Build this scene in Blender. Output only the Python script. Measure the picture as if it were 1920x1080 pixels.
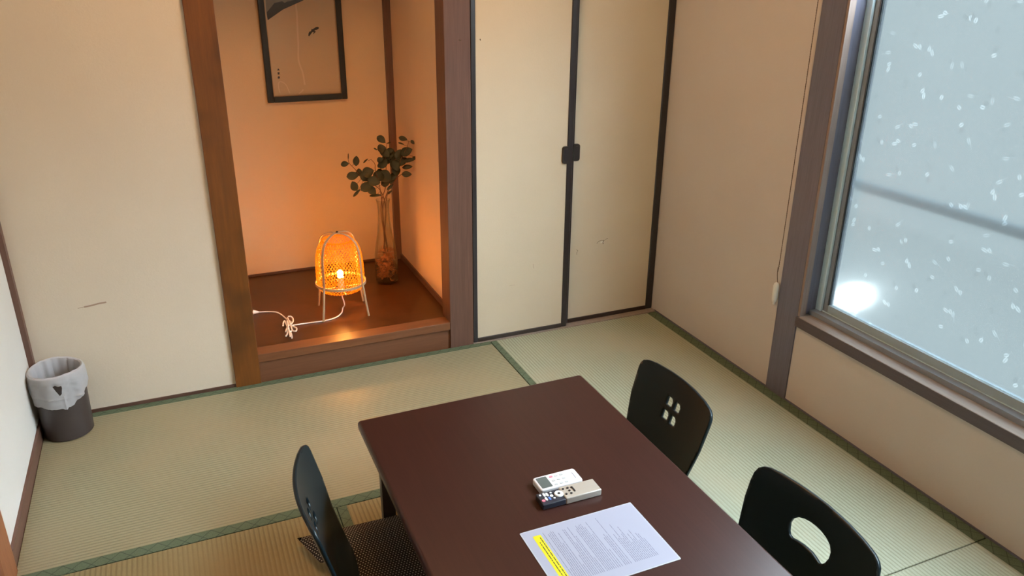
import bpy, bmesh, math, random
from mathutils import Vector, Matrix, noise as mnoise
from mathutils.geometry import delaunay_2d_cdt
PI = math.pi
D = bpy.data
scn = bpy.context.scene
for o in list(D.objects): D.objects.remove(o)
COL = scn.collection

# ------------------------------------------------------------------ camera
F_PX = 1479.626                      # focal length in pixels of the 1920-wide frame
PITCH, YAW, ROLL = 0.388771, 0.412421, 0.009366
CAM = Vector((0, 0, 1.6))
cy, sy, cp, sp = math.cos(YAW), math.sin(YAW), math.cos(PITCH), math.sin(PITCH)
fwd0, right0, up0 = Vector((sy, cy, 0)), Vector((cy, -sy, 0)), Vector((0, 0, 1))
FWD = fwd0*cp - up0*sp
UP_ = up0*cp + fwd0*sp
RIGHT = right0*math.cos(ROLL) + UP_*math.sin(ROLL)
UP = UP_*math.cos(ROLL) - right0*math.sin(ROLL)
cam_d = D.cameras.new('camera')
cam_d.sensor_width = 36; cam_d.lens = F_PX/1920*36
cam_d.clip_start = .02; cam_d.clip_end = 100
cam = D.objects.new('camera', cam_d); COL.objects.link(cam)
m = Matrix((RIGHT, UP, -FWD)).transposed().to_4x4(); m.translation = CAM
cam.matrix_world = m
scn.camera = cam
def ray(u, v): return FWD*1.0 + RIGHT*((u-960)/F_PX) - UP*((v-540)/F_PX)
def on_z(u, v, z): d = ray(u, v); return CAM + d*((z-CAM.z)/d.z)
def on_y(u, v, y): d = ray(u, v); return CAM + d*(y/d.y)
def on_x(u, v, x): d = ray(u, v); return CAM + d*(x/d.x)

# ------------------------------------------------------------------ colour management, sky and lamps
scn.view_settings.view_transform = 'Standard'
scn.view_settings.look = 'None'
scn.view_settings.gamma = 1
scn.view_settings.use_curve_mapping = False
scn.view_settings.exposure = 0.06
SKY_STRENGTH = 50.0
w = D.worlds.new('sky'); scn.world = w; w.use_nodes = True
nt = w.node_tree; bg = nt.nodes['Background']
tc = nt.nodes.new('ShaderNodeTexCoord'); sx = nt.nodes.new('ShaderNodeSeparateXYZ')
cr = nt.nodes.new('ShaderNodeValToRGB')
nt.links.new(tc.outputs['Generated'], sx.inputs[0])
mr = nt.nodes.new('ShaderNodeMapRange'); mr.inputs[1].default_value = -1; mr.inputs[2].default_value = 1
nt.links.new(sx.outputs[2], mr.inputs[0]); nt.links.new(mr.outputs[0], cr.inputs[0])
cr.color_ramp.elements[0].color = (.10, .12, .128, 1); cr.color_ramp.elements[0].position = .58
cr.color_ramp.elements[1].color = (.76, .90, 1.0, 1); cr.color_ramp.elements[1].position = .76
nt.links.new(cr.outputs[0], bg.inputs[0]); bg.inputs[1].default_value = SKY_STRENGTH
ADDED_CEILING_LIGHT = 26.0  # strength of the added lamp above the view

# ------------------------------------------------------------------ materials
MATS = {}
def newmat(name):
    m = D.materials.new(name); m.use_nodes = True
    nt = m.node_tree; b = nt.nodes['Principled BSDF']
    MATS[name] = m
    return m, nt, b
def N(nt, t, **kw):
    n = nt.nodes.new(t)
    for k, v in kw.items(): setattr(n, k, v)
    return n
def L(nt, a, b): nt.links.new(a, b)
class E:                                  # tiny expression helper on math nodes
    def __init__(s, nt, sock): s.nt, s.s = nt, sock
    def _op(s, op, *o):
        n = s.nt.nodes.new('ShaderNodeMath'); n.operation = op
        L(s.nt, s.s, n.inputs[0])
        for i, x in enumerate(o):
            if isinstance(x, E): L(s.nt, x.s, n.inputs[i+1])
            else: n.inputs[i+1].default_value = x
        return E(s.nt, n.outputs[0])
    def __add__(s, o): return s._op('ADD', o)
    def __sub__(s, o): return s._op('SUBTRACT', o)
    def __mul__(s, o): return s._op('MULTIPLY', o)
    def __truediv__(s, o): return s._op('DIVIDE', o)
    def lt(s, o): return s._op('LESS_THAN', o)
    def gt(s, o): return s._op('GREATER_THAN', o)
    def abs(s): return s._op('ABSOLUTE')
    def sin(s): return s._op('SINE')
    def cos(s): return s._op('COSINE')
    def frac(s): return s._op('FRACT')
    def floor(s): return s._op('FLOOR')
    def mod(s, o): return s._op('MODULO', o)
    def max(s, o): return s._op('MAXIMUM', o)
    def min(s, o): return s._op('MINIMUM', o)
def xyz(nt, kind='Object'):
    t = N(nt, 'ShaderNodeTexCoord'); s = N(nt, 'ShaderNodeSeparateXYZ')
    L(nt, t.outputs[kind], s.inputs[0])
    return [E(nt, s.outputs[i]) for i in range(3)], t.outputs[kind]
def noise(nt, vec, scale, stretch=(1, 1, 1), detail=4, rough=.55):
    mp = N(nt, 'ShaderNodeMapping'); mp.inputs['Scale'].default_value = stretch
    L(nt, vec, mp.inputs[0])
    n = N(nt, 'ShaderNodeTexNoise'); n.inputs['Scale'].default_value = scale
    n.inputs['Detail'].default_value = detail; n.inputs['Roughness'].default_value = rough
    L(nt, mp.outputs[0], n.inputs[0])
    return n.outputs['Fac']
def mixc(nt, f, a, b):
    n = N(nt, 'ShaderNodeMix', data_type='RGBA')
    if isinstance(f, E): f = f.s
    if hasattr(f, 'is_output') or not isinstance(f, (int, float)): L(nt, f, n.inputs[0])
    else: n.inputs[0].default_value = f
    for i, c in ((6, a), (7, b)):
        if isinstance(c, tuple): n.inputs[i].default_value = (*c, 1)[:4]
        else: L(nt, c, n.inputs[i])
    return n.outputs[2]
def ramp(nt, f, lo, hi):
    r = N(nt, 'ShaderNodeMapRange'); r.inputs[1].default_value = lo; r.inputs[2].default_value = hi
    L(nt, f.s if isinstance(f, E) else f, r.inputs[0]); return r.outputs[0]
def bump(nt, b, h, strength, dist=.001):
    n = N(nt, 'ShaderNodeBump'); n.inputs['Strength'].default_value = strength
    n.inputs['Distance'].default_value = dist
    L(nt, h.s if isinstance(h, E) else h, n.inputs['Height']); L(nt, n.outputs[0], b.inputs['Normal'])
def plain(name, col, rough=.5, metal=0, spec=.5, var=.06, scale=30, coat=0):
    m, nt, b = newmat(name)
    _, v = xyz(nt)
    f = noise(nt, v, scale)
    a = tuple(c*(1-var) for c in col); c2 = tuple(min(1, c*(1+var)) for c in col)
    L(nt, mixc(nt, f, a, c2), b.inputs['Base Color'])
    b.inputs['Roughness'].default_value = rough; b.inputs['Metallic'].default_value = metal
    b.inputs['Specular IOR Level'].default_value = spec
    b.inputs['Coat Weight'].default_value = coat
    return m
def wall_mat(name, col, grain=.05):
    m, nt, b = newmat(name)
    _, v = xyz(nt)
    f1 = noise(nt, v, 160, (1, 1, 1), 5, .7); f2 = noise(nt, v, 3.0, (1, 1, 1), 3)
    c = mixc(nt, f1, tuple(x*(1-grain) for x in col), tuple(min(1, x*(1+grain)) for x in col))
    c = mixc(nt, ramp(nt, f2, .3, .7), c, tuple(x*.96 for x in col))
    L(nt, c, b.inputs['Base Color']); b.inputs['Roughness'].default_value = .9
    b.inputs['Specular IOR Level'].default_value = .2
    bump(nt, b, f1, .35, .0015)
    return m
def wood(name, c1, c2, axis=2, rough=.45, scale=14, spec=.5, grain=.5, blot=0, coat=0):
    m, nt, b = newmat(name)
    _, v = xyz(nt)
    st = [9, 9, 9]; st[axis] = .5
    f = noise(nt, v, scale, tuple(st), 6, .65)
    st2 = [30, 30, 30]; st2[axis] = .8
    g = noise(nt, v, scale, tuple(st2), 3, .6)
    c = mixc(nt, ramp(nt, f, .3, .72), c1, c2)
    c = mixc(nt, ramp(nt, g, .45, .8), c, tuple(x*.72 for x in c1))
    if blot:
        h = noise(nt, v, 4.0, (1, 1, 1), 2)
        c = mixc(nt, (E(nt, ramp(nt, h, .48, .62))*blot), c, tuple(x*.38 for x in c1))
    L(nt, c, b.inputs['Base Color']); b.inputs['Roughness'].default_value = rough
    b.inputs['Specular IOR Level'].default_value = spec
    b.inputs['Coat Weight'].default_value = coat; b.inputs['Coat Roughness'].default_value = .15
    bump(nt, b, g, .2*grain, .0006)
    return m

wall_mat('plaster', (.72, .625, .50))
wall_mat('plaster_warm', (.59, .545, .515), .03)
wall_mat('paper_white', (.74, .74, .71), .03)
wall_mat('ceiling_board', (.50, .36, .22))
wall_mat('alcove_plaster', (.70, .50, .32), .03)
wall_mat('fusuma_cream', (.70, .60, .45), .02)
wood('wood_orange', (.21, .070, .009), (.13, .041, .006), 2, .42, 9, blot=.9)
wood('wood_pillar', (.165, .082, .056), (.115, .054, .037), 2, .5, 9)
wood('wood_beam', (.23, .09, .035), (.15, .055, .021), 0, .42, 9, spec=.5)
wood('wood_step', (.20, .078, .035), (.15, .058, .026), 0, .42, 9)
wood('wood_trim', (.165, .085, .06), (.12, .06, .043), 2, .5, 9)
wood('wood_trim_y', (.165, .085, .06), (.12, .06, .043), 1, .5, 9)
wood('wood_trim_x', (.13, .065, .045), (.09, .045, .032), 0, .5, 9)
wood('wood_orange_post', (.36, .14, .06), (.26, .095, .04), 2, .5, 9)
wood('wood_grey_post', (.150, .150, .200), (.122, .122, .165), 2, .42, 9)  # blue-grey tone takes in haze from the window
wood('wood_sill', (.36, .30, .26), (.30, .25, .215), 1, .35, 9)
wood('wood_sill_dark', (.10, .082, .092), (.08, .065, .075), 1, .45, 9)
wood('wood_jamb', (.28, .21, .18), (.24, .18, .155), 2, .75, 9)
wood('alcove_board', (.070, .021, .005), (.052, .016, .004), 0, .33, 5, spec=.5, grain=.3)
wood('table_top', (.036, .012, .009), (.027, .009, .007), 1, .32, 5, spec=.36, grain=.35)
wood('table_edge', (.05, .032, .026), (.04, .025, .02), 1, .38, 5, spec=.4, grain=.3)
plain('lacquer_frame', (.030, .026, .028), .28, spec=.5)
plain('lacquer_frame_low', (.034, .021, .018), .35, spec=.5)
plain('black_lacquer', (.004, .011, .015), .33, spec=.28)  # teal cast of the black stands for window sheen
plain('dark_handle', (.032, .028, .024), .4)
plain('picture_frame', (.016, .011, .007), .35)
plain('gold_line', (.42, .25, .13), .4, metal=.3)
plain('bird_black', (.012, .006, .006), .6)
plain('roof_grey', (.045, .036, .040), .7)
plain('roof_pale', (.23, .19, .15), .7)
plain('painted_reflection', (.68, .48, .31), .4, var=.02)  # pale tone for painted light streaks on the picture
plain('print_paper', (.58, .39, .23), .42, spec=.5, var=.03, scale=5)
plain('bamboo', (.46, .33, .20), .5)
plain('cord_white', (.85, .80, .74), .45)
plain('dried_stem', (.16, .07, .035), .6)
plain('bin_brown', (.050, .038, .036), .42)
plain('aluminium', (.60, .78, .88), .5, metal=0)
plain('aluminium_dark', (.24, .28, .33), .5, metal=0)
plain('sash_grey', (.36, .47, .54), .45, metal=0)  # lightened and blued for window haze, like the dark aluminium
plain('seal_dark', (.06, .065, .07), .6)
plain('remote_white', (.60, .58, .60), .4)
plain('remote_black', (.018, .022, .035), .35)
plain('remote_silver', (.50, .47, .42), .34, metal=.45)
plain('lcd_grey', (.085, .105, .10), .3)
plain('button_pale', (.80, .84, .86), .45)
plain('button_grey', (.42, .45, .46), .5)
plain('button_red', (.75, .18, .25), .45)
plain('button_blue', (.10, .20, .55), .45)
plain('button_black', (.012, .012, .014), .5)
plain('paper_cool_light', (.30, .312, .39), .32, spec=.4, var=.01)  # white paper, with cool window light put into its bluish colour
plain('laminate_edge', (.42, .44, .49), .25, spec=.5, var=.01)
plain('ink', (.14, .15, .21), .5)
plain('ink_dark', (.05, .05, .02), .5)
plain('highlighter', (.56, .50, .012), .4, var=.02)
plain('pull_white', (.80, .82, .80), .4)
plain('pull_cord', (.10, .065, .05), .7)
plain('railing_grey', (.05, .10, .13), .5)
plain('mark_brown', (.40, .27, .19), .9)
plain('mark_dark', (.10, .06, .035), .9)
plain('tear_white', (.80, .76, .66), .9)
plain('floor_base', (.06, .045, .03), .9)
plain('outer_wall', (.55, .55, .53), .9)
plain('wood_chip', (.42, .16, .06), .6, var=.5, scale=60)

def mat_leaf():
    m, nt, b = newmat('eucalyptus_leaf')
    _, v = xyz(nt); f = noise(nt, v, 18)
    L(nt, mixc(nt, ramp(nt, f, .35, .65), (.030, .031, .013), (.058, .060, .030)), b.inputs['Base Color'])
    b.inputs['Roughness'].default_value = .6
mat_leaf()
def mat_bag():
    m, nt, b = newmat('bag_film')
    _, v = xyz(nt); f = noise(nt, v, 22, (1, 1, .5), 4)
    out = nt.nodes['Material Output']
    b.inputs['Base Color'].default_value = (.80, .82, .87, 1); b.inputs['Roughness'].default_value = .35
    bump(nt, b, f, .6, .004)
    tr = N(nt, 'ShaderNodeBsdfTranslucent'); tr.inputs[0].default_value = (.85, .87, .92, 1)
    tp = N(nt, 'ShaderNodeBsdfTransparent')
    m1 = N(nt, 'ShaderNodeMixShader'); m1.inputs[0].default_value = .3
    L(nt, b.outputs[0], m1.inputs[1]); L(nt, tr.outputs[0], m1.inputs[2])
    m2 = N(nt, 'ShaderNodeMixShader'); m2.inputs[0].default_value = .30
    L(nt, m1.outputs[0], m2.inputs[1]); L(nt, tp.outputs[0], m2.inputs[2])
    L(nt, m2.outputs[0], out.inputs[0])
mat_bag()
def mat_tatami(name, tint):
    m, nt, b = newmat(name)
    (x, y, z), v = xyz(nt)
    ridge = (y*(2*PI/.0135)).sin()
    # short rush dashes along the ridges
    f = noise(nt, v, 60, (.9, 9, 1), 3, .6); g = noise(nt, v, 2.2, (1, 1, 1), 3)
    h = noise(nt, v, 300, (1, .25, 1), 2)
    c = mixc(nt, ramp(nt, f, .3, .7), (.275, .265, .165), (.365, .355, .235))
    c = mixc(nt, ramp(nt, ridge, -1.0, .1), (.205, .195, .118), c)
    c = mixc(nt, ramp(nt, g, .4, .75), c, (.335, .285, .175))
    tn = N(nt, 'ShaderNodeMix', data_type='RGBA', blend_type='MULTIPLY'); tn.inputs[0].default_value = 1; tn.inputs[7].default_value = (*tint, 1); L(nt, c, tn.inputs[6])
    L(nt, tn.outputs[2], b.inputs['Base Color']); b.inputs['Roughness'].default_value = .5
    b.inputs['Specular IOR Level'].default_value = .5
    b.inputs['Coat Weight'].default_value = .25; b.inputs['Coat Roughness'].default_value = .42; b.inputs['Coat IOR'].default_value = 1.5
    hh = ridge*.6 + E(nt, h)*.5
    bump(nt, b, hh, .55, .0012)
mat_tatami('tatami_rush', (1, 1, 1))
mat_tatami('tatami_rush_cool_light', (1.22, 1.40, 1.62))  # window light on these mats is put into the pale green tint
mat_tatami('tatami_rush_warm_light', (.86, .74, .55))  # yellower, darker tint holds the warm light on these mats
def mat_border():
    m, nt, b = newmat('green_border')
    (x, y, z), v = xyz(nt)
    s = 2*PI/.05
    a = ((x+y)*(s*.5)).sin().abs(); c = ((x-y)*(s*.5)).sin().abs()
    line = a.min(c).lt(.11)
    f = noise(nt, v, 500)
    base = mixc(nt, ramp(nt, f, .35, .7), (.075, .115, .068), (.13, .18, .115))
    L(nt, mixc(nt, line, base, (.045, .075, .045)), b.inputs['Base Color'])
    b.inputs['Roughness'].default_value = .7
    bump(nt, b, f, .3, .0006)
mat_border()
def mat_cushion():
    m, nt, b = newmat('dotted_cloth')
    (x, y, z), v = xyz(nt)
    p = .0086
    r = (y/p)
    row = r.floor()
    off = (row.mod(2.0))*.5
    u = ((x/p) + off).frac() - .5
    w_ = r.frac() - .5
    dd = (u.abs()).max(w_.abs()*1.0)
    dot = dd.lt(.18)
    n = noise(nt, v, 35)
    base = mixc(nt, ramp(nt, n, .4, .6), (.011, .005, .006), (.006, .005, .007))
    L(nt, mixc(nt, dot, base, (.50, .47, .40)), b.inputs['Base Color'])
    b.inputs['Roughness'].default_value = .85
mat_cushion()
def mat_weave():
    m, nt, b = newmat('bamboo_strip')
    out = nt.nodes['Material Output']
    b.inputs['Base Color'].default_value = (.55, .17, .015, 1); b.inputs['Roughness'].default_value = .5
    tr = N(nt, 'ShaderNodeBsdfTranslucent'); tr.inputs[0].default_value = (1, .66, .11, 1)
    m1 = N(nt, 'ShaderNodeMixShader'); m1.inputs[0].default_value = .78
    L(nt, b.outputs[0], m1.inputs[1]); L(nt, tr.outputs[0], m1.inputs[2]); L(nt, m1.outputs[0], out.inputs[0])
mat_weave()
def mat_emit(name, col, s):
    m, nt, b = newmat(name)
    b.inputs['Base Color'].default_value = (*col, 1)
    b.inputs['Emission Color'].default_value = (*col, 1); b.inputs['Emission Strength'].default_value = s
mat_emit('bulb_glow', (1, .40, .08), 1100)
mat_emit('added_outdoor_glow', (.88, .96, 1), 150)
mat_emit('added_ceiling_glow', (1, .54, .22), ADDED_CEILING_LIGHT)
def mat_glass_clear(name='clear_glass', rough=.04):
    m, nt, b = newmat(name); out = nt.nodes['Material Output']
    tp = N(nt, 'ShaderNodeBsdfTransparent'); tp.inputs[0].default_value = (.98, .99, .99, 1)
    gl = N(nt, 'ShaderNodeBsdfGlossy'); gl.inputs['Roughness'].default_value = rough
    fr = N(nt, 'ShaderNodeFresnel'); fr.inputs[0].default_value = 1.45
    m1 = N(nt, 'ShaderNodeMixShader')
    ge = N(nt, 'ShaderNodeNewGeometry'); k = (E(nt, ge.outputs['Backfacing'])*-1.0 + 1.0)*E(nt, fr.outputs[0])
    L(nt, k.s, m1.inputs[0]); L(nt, tp.outputs[0], m1.inputs[1]); L(nt, gl.outputs[0], m1.inputs[2])
    L(nt, m1.outputs[0], out.inputs[0])
def mat_film_base():
    m, nt, b = newmat('clear_film')
    tp = N(nt, 'ShaderNodeBsdfTransparent'); L(nt, tp.outputs[0], nt.nodes['Material Output'].inputs[0])
mat_glass_clear()
mat_glass_clear('pane_inside', .3)
mat_film_base()
def mat_vase():
    m, nt, b = newmat('vase_glass'); out = nt.nodes['Material Output']
    g = N(nt, 'ShaderNodeBsdfGlass'); g.inputs['IOR'].default_value = 1.25; g.inputs['Roughness'].default_value = .02
    g.inputs[0].default_value = (.99, .99, .98, 1)
    tp = N(nt, 'ShaderNodeBsdfTransparent'); tp.inputs[0].default_value = (.93, .95, .94, 1)
    m1 = N(nt, 'ShaderNodeMixShader'); m1.inputs[0].default_value = .55
    L(nt, g.outputs[0], m1.inputs[1]); L(nt, tp.outputs[0], m1.inputs[2]); L(nt, m1.outputs[0], out.inputs[0])
mat_vase()
FROST_T = .086
def mat_frost():
    """frosted film with scattered two-leaf sprigs, more see-through inside the sprigs"""
    m, nt, b = newmat('frosted_film'); out = nt.nodes['Material Output']
    (x, y, z), v = xyz(nt)
    P = .078
    cb = N(nt, 'ShaderNodeCombineXYZ'); L(nt, (y/P).s, cb.inputs[0]); L(nt, (z/P).s, cb.inputs[1])
    vo = N(nt, 'ShaderNodeTexVoronoi', voronoi_dimensions='2D', feature='F1')
    vo.inputs['Scale'].default_value = 1; vo.inputs['Randomness'].default_value = .85
    L(nt, cb.outputs[0], vo.inputs[0])
    sb = N(nt, 'ShaderNodeVectorMath', operation='SUBTRACT')
    L(nt, cb.outputs[0], sb.inputs[0]); L(nt, vo.outputs['Position'], sb.inputs[1])
    s = N(nt, 'ShaderNodeSeparateXYZ'); L(nt, sb.outputs[0], s.inputs[0])
    c = N(nt, 'ShaderNodeSeparateColor'); L(nt, vo.outputs['Color'], c.inputs[0])
    a = E(nt, c.outputs[0])*6.283; tone = E(nt, c.outputs[1]); tone2 = E(nt, c.outputs[2])
    X, Y = E(nt, s.outputs[0]), E(nt, s.outputs[1])
    ca, sa = a.cos(), a.sin()
    def leaf(cx, cy_, ang, la, lb):
        x1 = X*ca - Y*sa; y1 = X*sa + Y*ca
        x2 = x1 - cx; y2 = y1 - cy_
        q, r = math.cos(ang), math.sin(ang)
        p = x2*q + y2*r; t = y2*q - x2*r
        inside = ((p/la)*(p/la) + (t/lb)*(t/lb)).lt(1.0)
        vein = t.abs().gt(lb*.13)
        return inside*vein
    l1 = leaf(-.10, .0, 1.35, .110, .080)
    l2 = leaf(.10, .06, .75, .145, .075)
    x1 = X*ca - Y*sa; y1 = X*sa + Y*ca
    st = (x1*.7 - y1*.7 + .02).abs().lt(.008)*(x1.gt(-.18))*(x1.lt(.06))*(y1.lt(.06))*(y1.gt(-.2))
    bright = l1*(tone.gt(.45)) ; b2 = l2*(tone2.gt(.55)); 
    dark = l1*(tone.lt(.2)) + l2*(tone2.lt(.25))
    soft = E(nt, noise(nt, v, 3))*.10 + .95
    k = (bright.max(b2).max(st*(tone2.gt(.5))))*.55 - dark*.13
    t = soft*(k*(tone*.6 + .5) + 1.0)
    rf = N(nt, 'ShaderNodeBsdfRefraction', distribution='GGX'); rf.inputs['IOR'].default_value = 1.18; rf.inputs['Roughness'].default_value = .30
    tl = N(nt, 'ShaderNodeBsdfTranslucent')
    rgb = N(nt, 'ShaderNodeCombineColor')
    for i, cc in enumerate((.92, .99, 1.0)): L(nt, (t*(FROST_T*cc)).s, rgb.inputs[i])
    L(nt, rgb.outputs[0], rf.inputs[0]); L(nt, rgb.outputs[0], tl.inputs[0])
    rf2 = N(nt, 'ShaderNodeBsdfRefraction', distribution='GGX'); rf2.inputs['IOR'].default_value = 1.38; rf2.inputs['Roughness'].default_value = .8
    L(nt, rgb.outputs[0], rf2.inputs[0])
    m0 = N(nt, 'ShaderNodeMixShader'); m0.inputs[0].default_value = .34; L(nt, rf.outputs[0], m0.inputs[1]); L(nt, rf2.outputs[0], m0.inputs[2])
    mx = N(nt, 'ShaderNodeMixShader'); mx.inputs[0].default_value = .12
    L(nt, m0.outputs[0], mx.inputs[1]); L(nt, tl.outputs[0], mx.inputs[2])
    df = N(nt, 'ShaderNodeBsdfDiffuse'); df.inputs[0].default_value = (.5, .55, .57, 1)
    m2 = N(nt, 'ShaderNodeMixShader'); m2.inputs[0].default_value = .12
    L(nt, mx.outputs[0], m2.inputs[1]); L(nt, df.outputs[0], m2.inputs[2])
    L(nt, m2.outputs[0], out.inputs[0])
mat_frost()

# ------------------------------------------------------------------ helpers
def obj(name, bm, mat, parent=None, smooth=False, bevel=0, seg=2, solid=0, loc=None, label=None, sub=0):
    me = D.meshes.new(name); bmesh.ops.recalc_face_normals(bm, faces=bm.faces) if not solid else None
    bm.to_mesh(me); bm.free()
    o = D.objects.new(name, me); COL.objects.link(o)
    for mm in (mat if isinstance(mat, (list, tuple)) else [mat]): me.materials.append(MATS[mm])
    if smooth:
        for p in me.polygons: p.use_smooth = True
        me.set_sharp_from_angle(angle=math.radians(40))
    if parent: o.parent = parent
    if loc: o.location = loc
    if sub:
        s = o.modifiers.new('sub', 'SUBSURF'); s.levels = s.render_levels = sub
    if solid:
        s = o.modifiers.new('solid', 'SOLIDIFY'); s.thickness = solid; s.offset = 0
    if bevel:
        b = o.modifiers.new('bevel', 'BEVEL'); b.width = bevel; b.segments = seg; b.limit_method = 'ANGLE'
        for p in me.polygons: p.use_smooth = True
        me.set_sharp_from_angle(angle=math.radians(50))
        b.harden_normals = True
    if label: o['label'] = label
    return o
def struct(name, bm, mat, **k):
    o = obj(name, bm, mat, **k)
    if not o.parent: o['kind'] = 'structure'
    return o
def thing(name, label, cat, loc=(0, 0, 0), rz=0, group=None):
    o = D.objects.new(name, None); COL.objects.link(o); o.empty_display_size = .05
    o.location = loc; o.rotation_euler = (0, 0, rz)
    o['label'] = label; o['category'] = cat
    if group: o['group'] = group
    return o
def tag(o, label, cat, group=None):
    o['label'] = label; o['category'] = cat
    if group: o['group'] = group
    return o
def box(bm, x0, x1, y0, y1, z0, z1, mi=0):
    vs = [bm.verts.new((x, y, z)) for x in (x0, x1) for y in (y0, y1) for z in (z0, z1)]
    for f in ((0, 1, 3, 2), (4, 6, 7, 5), (0, 4, 5, 1), (2, 3, 7, 6), (0, 2, 6, 4), (1, 5, 7, 3)):
        ff = bm.faces.new([vs[i] for i in f]); ff.material_index = mi
    return bm
def B(*a, **k):
    return box(bmesh.new(), *a, **k)
def catmull(pts, n=8):
    pts = [Vector(p) for p in pts]; out = []
    P = [pts[0]*2-pts[1]] + pts + [pts[-1]*2-pts[-2]]
    for i in range(1, len(P)-2):
        a, b, c, d = P[i-1:i+3]
        for k in range(n):
            t = k/n
            out.append(.5*((2*b)+(c-a)*t+(2*a-5*b+4*c-d)*t*t+(3*b-a-3*c+d)*t**3))
    out.append(pts[-1]); return out
def tube(bm, pts, r, n=8, smooth=8, flat=None):
    """r may be a number or function of t; flat=(width, thick, out_fn) sweeps a flat strip"""
    P = catmull(pts, smooth) if smooth else [Vector(p) for p in pts]
    up = Vector((0, 0, 1)); prev = None; rings = []
    for i, p in enumerate(P):
        d = (P[min(i+1, len(P)-1)]-P[max(i-1, 0)]).normalized()
        if prev is None:
            a = d.cross(up); a = a.normalized() if a.length > 1e-3 else Vector((1, 0, 0))
        else:
            a = (prev - d*prev.dot(d)).normalized()
        prev = a; b = d.cross(a)
        rr = r(i/(len(P)-1)) if callable(r) else r
        if flat: q = [(a*x*flat[0]/2 + b*y*flat[1]/2) for x, y in ((-1, -1), (1, -1), (1, 1), (-1, 1))]
        else: q = [a*math.cos(2*PI*k/n)*rr + b*math.sin(2*PI*k/n)*rr for k in range(n)]
        rings.append([bm.verts.new(p+k) for k in q])
    m_ = len(rings[0])
    for r0, r1 in zip(rings, rings[1:]):
        for k in range(m_): bm.faces.new((r0[k], r0[(k+1) % m_], r1[(k+1) % m_], r1[k]))
    bm.faces.new(rings[0][::-1]); bm.faces.new(rings[-1])
    return bm
def lathe(bm, prof, n=40, c=(0, 0), closed=False):
    rings = []
    for r, z in prof:
        if r < 1e-6: rings.append([bm.verts.new((c[0], c[1], z))])
        else: rings.append([bm.verts.new((c[0]+r*math.cos(2*PI*k/n), c[1]+r*math.sin(2*PI*k/n), z)) for k in range(n)])
    pr = list(zip(rings, rings[1:])) + ([(rings[-1], rings[0])] if closed else [])
    for a, b in pr:
        for k in range(n):
            k2 = (k+1) % n
            if len(a) == 1 and len(b) > 1: bm.faces.new((a[0], b[k2], b[k]))
            elif len(b) == 1 and len(a) > 1: bm.faces.new((a[k], a[k2], b[0]))
            elif len(a) > 1: bm.faces.new((a[k], a[k2], b[k2], b[k]))
    return bm
def prism(bm, pts, z0, z1, mi=0):
    a = [bm.verts.new((x, y, z0)) for x, y in pts]; b = [bm.verts.new((x, y, z1)) for x, y in pts]
    n = len(pts)
    fs = [bm.faces.new(a[::-1]), bm.faces.new(b)] + [bm.faces.new((a[i], a[(i+1) % n], b[(i+1) % n], b[i])) for i in range(n)]
    for f in fs: f.material_index = mi
    return bm
def rrect(x0, x1, y0, y1, r, n=5):
    out = []
    for cx, cy_, a0 in ((x1-r, y0+r, -90), (x1-r, y1-r, 0), (x0+r, y1-r, 90), (x0+r, y0+r, 180)):
        for k in range(n+1):
            a = math.radians(a0+90*k/n); out.append((cx+r*math.cos(a), cy_+r*math.sin(a)))
    return out
def inpoly(p, poly):
    x, y = p; c = False; j = len(poly)-1
    for i in range(len(poly)):
        xi, yi = poly[i]; xj, yj = poly[j]
        if (yi > y) != (yj > y) and x < (xj-xi)*(y-yi)/(yj-yi)+xi: c = not c
        j = i
    return c
def sheet(outline, holes, step, fn):
    """triangulate a 2-D outline with holes and lift every vertex with fn(u, v) -> 3-D"""
    def dense(poly):
        out = []
        for i, a in enumerate(poly):
            b = poly[(i+1) % len(poly)]; d = math.dist(a, b); k = max(1, int(d/step))
            out += [(a[0]+(b[0]-a[0])*t/k, a[1]+(b[1]-a[1])*t/k) for t in range(k)]
        return out
    polys = [dense(p) for p in [outline]+holes]
    vs, es = [], []
    for p in polys:
        n0 = len(vs); vs += p; es += [(n0+i, n0+(i+1) % len(p)) for i in range(len(p))]
    bd = list(vs)
    xs = [p[0] for p in outline]; ys = [p[1] for p in outline]
    x = min(xs)
    while x < max(xs):
        y = min(ys)
        while y < max(ys):
            q = (x+step*.5, y+step*.5)
            if inpoly(q, outline) and not any(inpoly(q, h) for h in holes) and min(math.dist(q, b) for b in bd) > step*.45: vs.append(q)
            y += step
        x += step
    V, _, Fc, *_ = delaunay_2d_cdt([Vector(v) for v in vs], es, [], 0, 1e-6)
    bm = bmesh.new(); bv = [bm.verts.new(fn(v.x, v.y)) for v in V]
    for f in Fc:
        p0, p1, p2 = (V[i] for i in f)
        ar = abs((p1.x-p0.x)*(p2.y-p0.y)-(p2.x-p0.x)*(p1.y-p0.y)); lmax = max((p1-p0).length, (p2-p1).length, (p0-p2).length)
        if ar < lmax*lmax*.004: continue
        c = (sum(V[i].x for i in f)/3, sum(V[i].y for i in f)/3)
        if inpoly(c, outline) and not any(inpoly(c, h) for h in holes): bm.faces.new([bv[i] for i in f])
    for v in [v for v in bm.verts if not v.link_faces]: bm.verts.remove(v)
    bmesh.ops.recalc_face_normals(bm, faces=bm.faces)
    return bm

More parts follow.
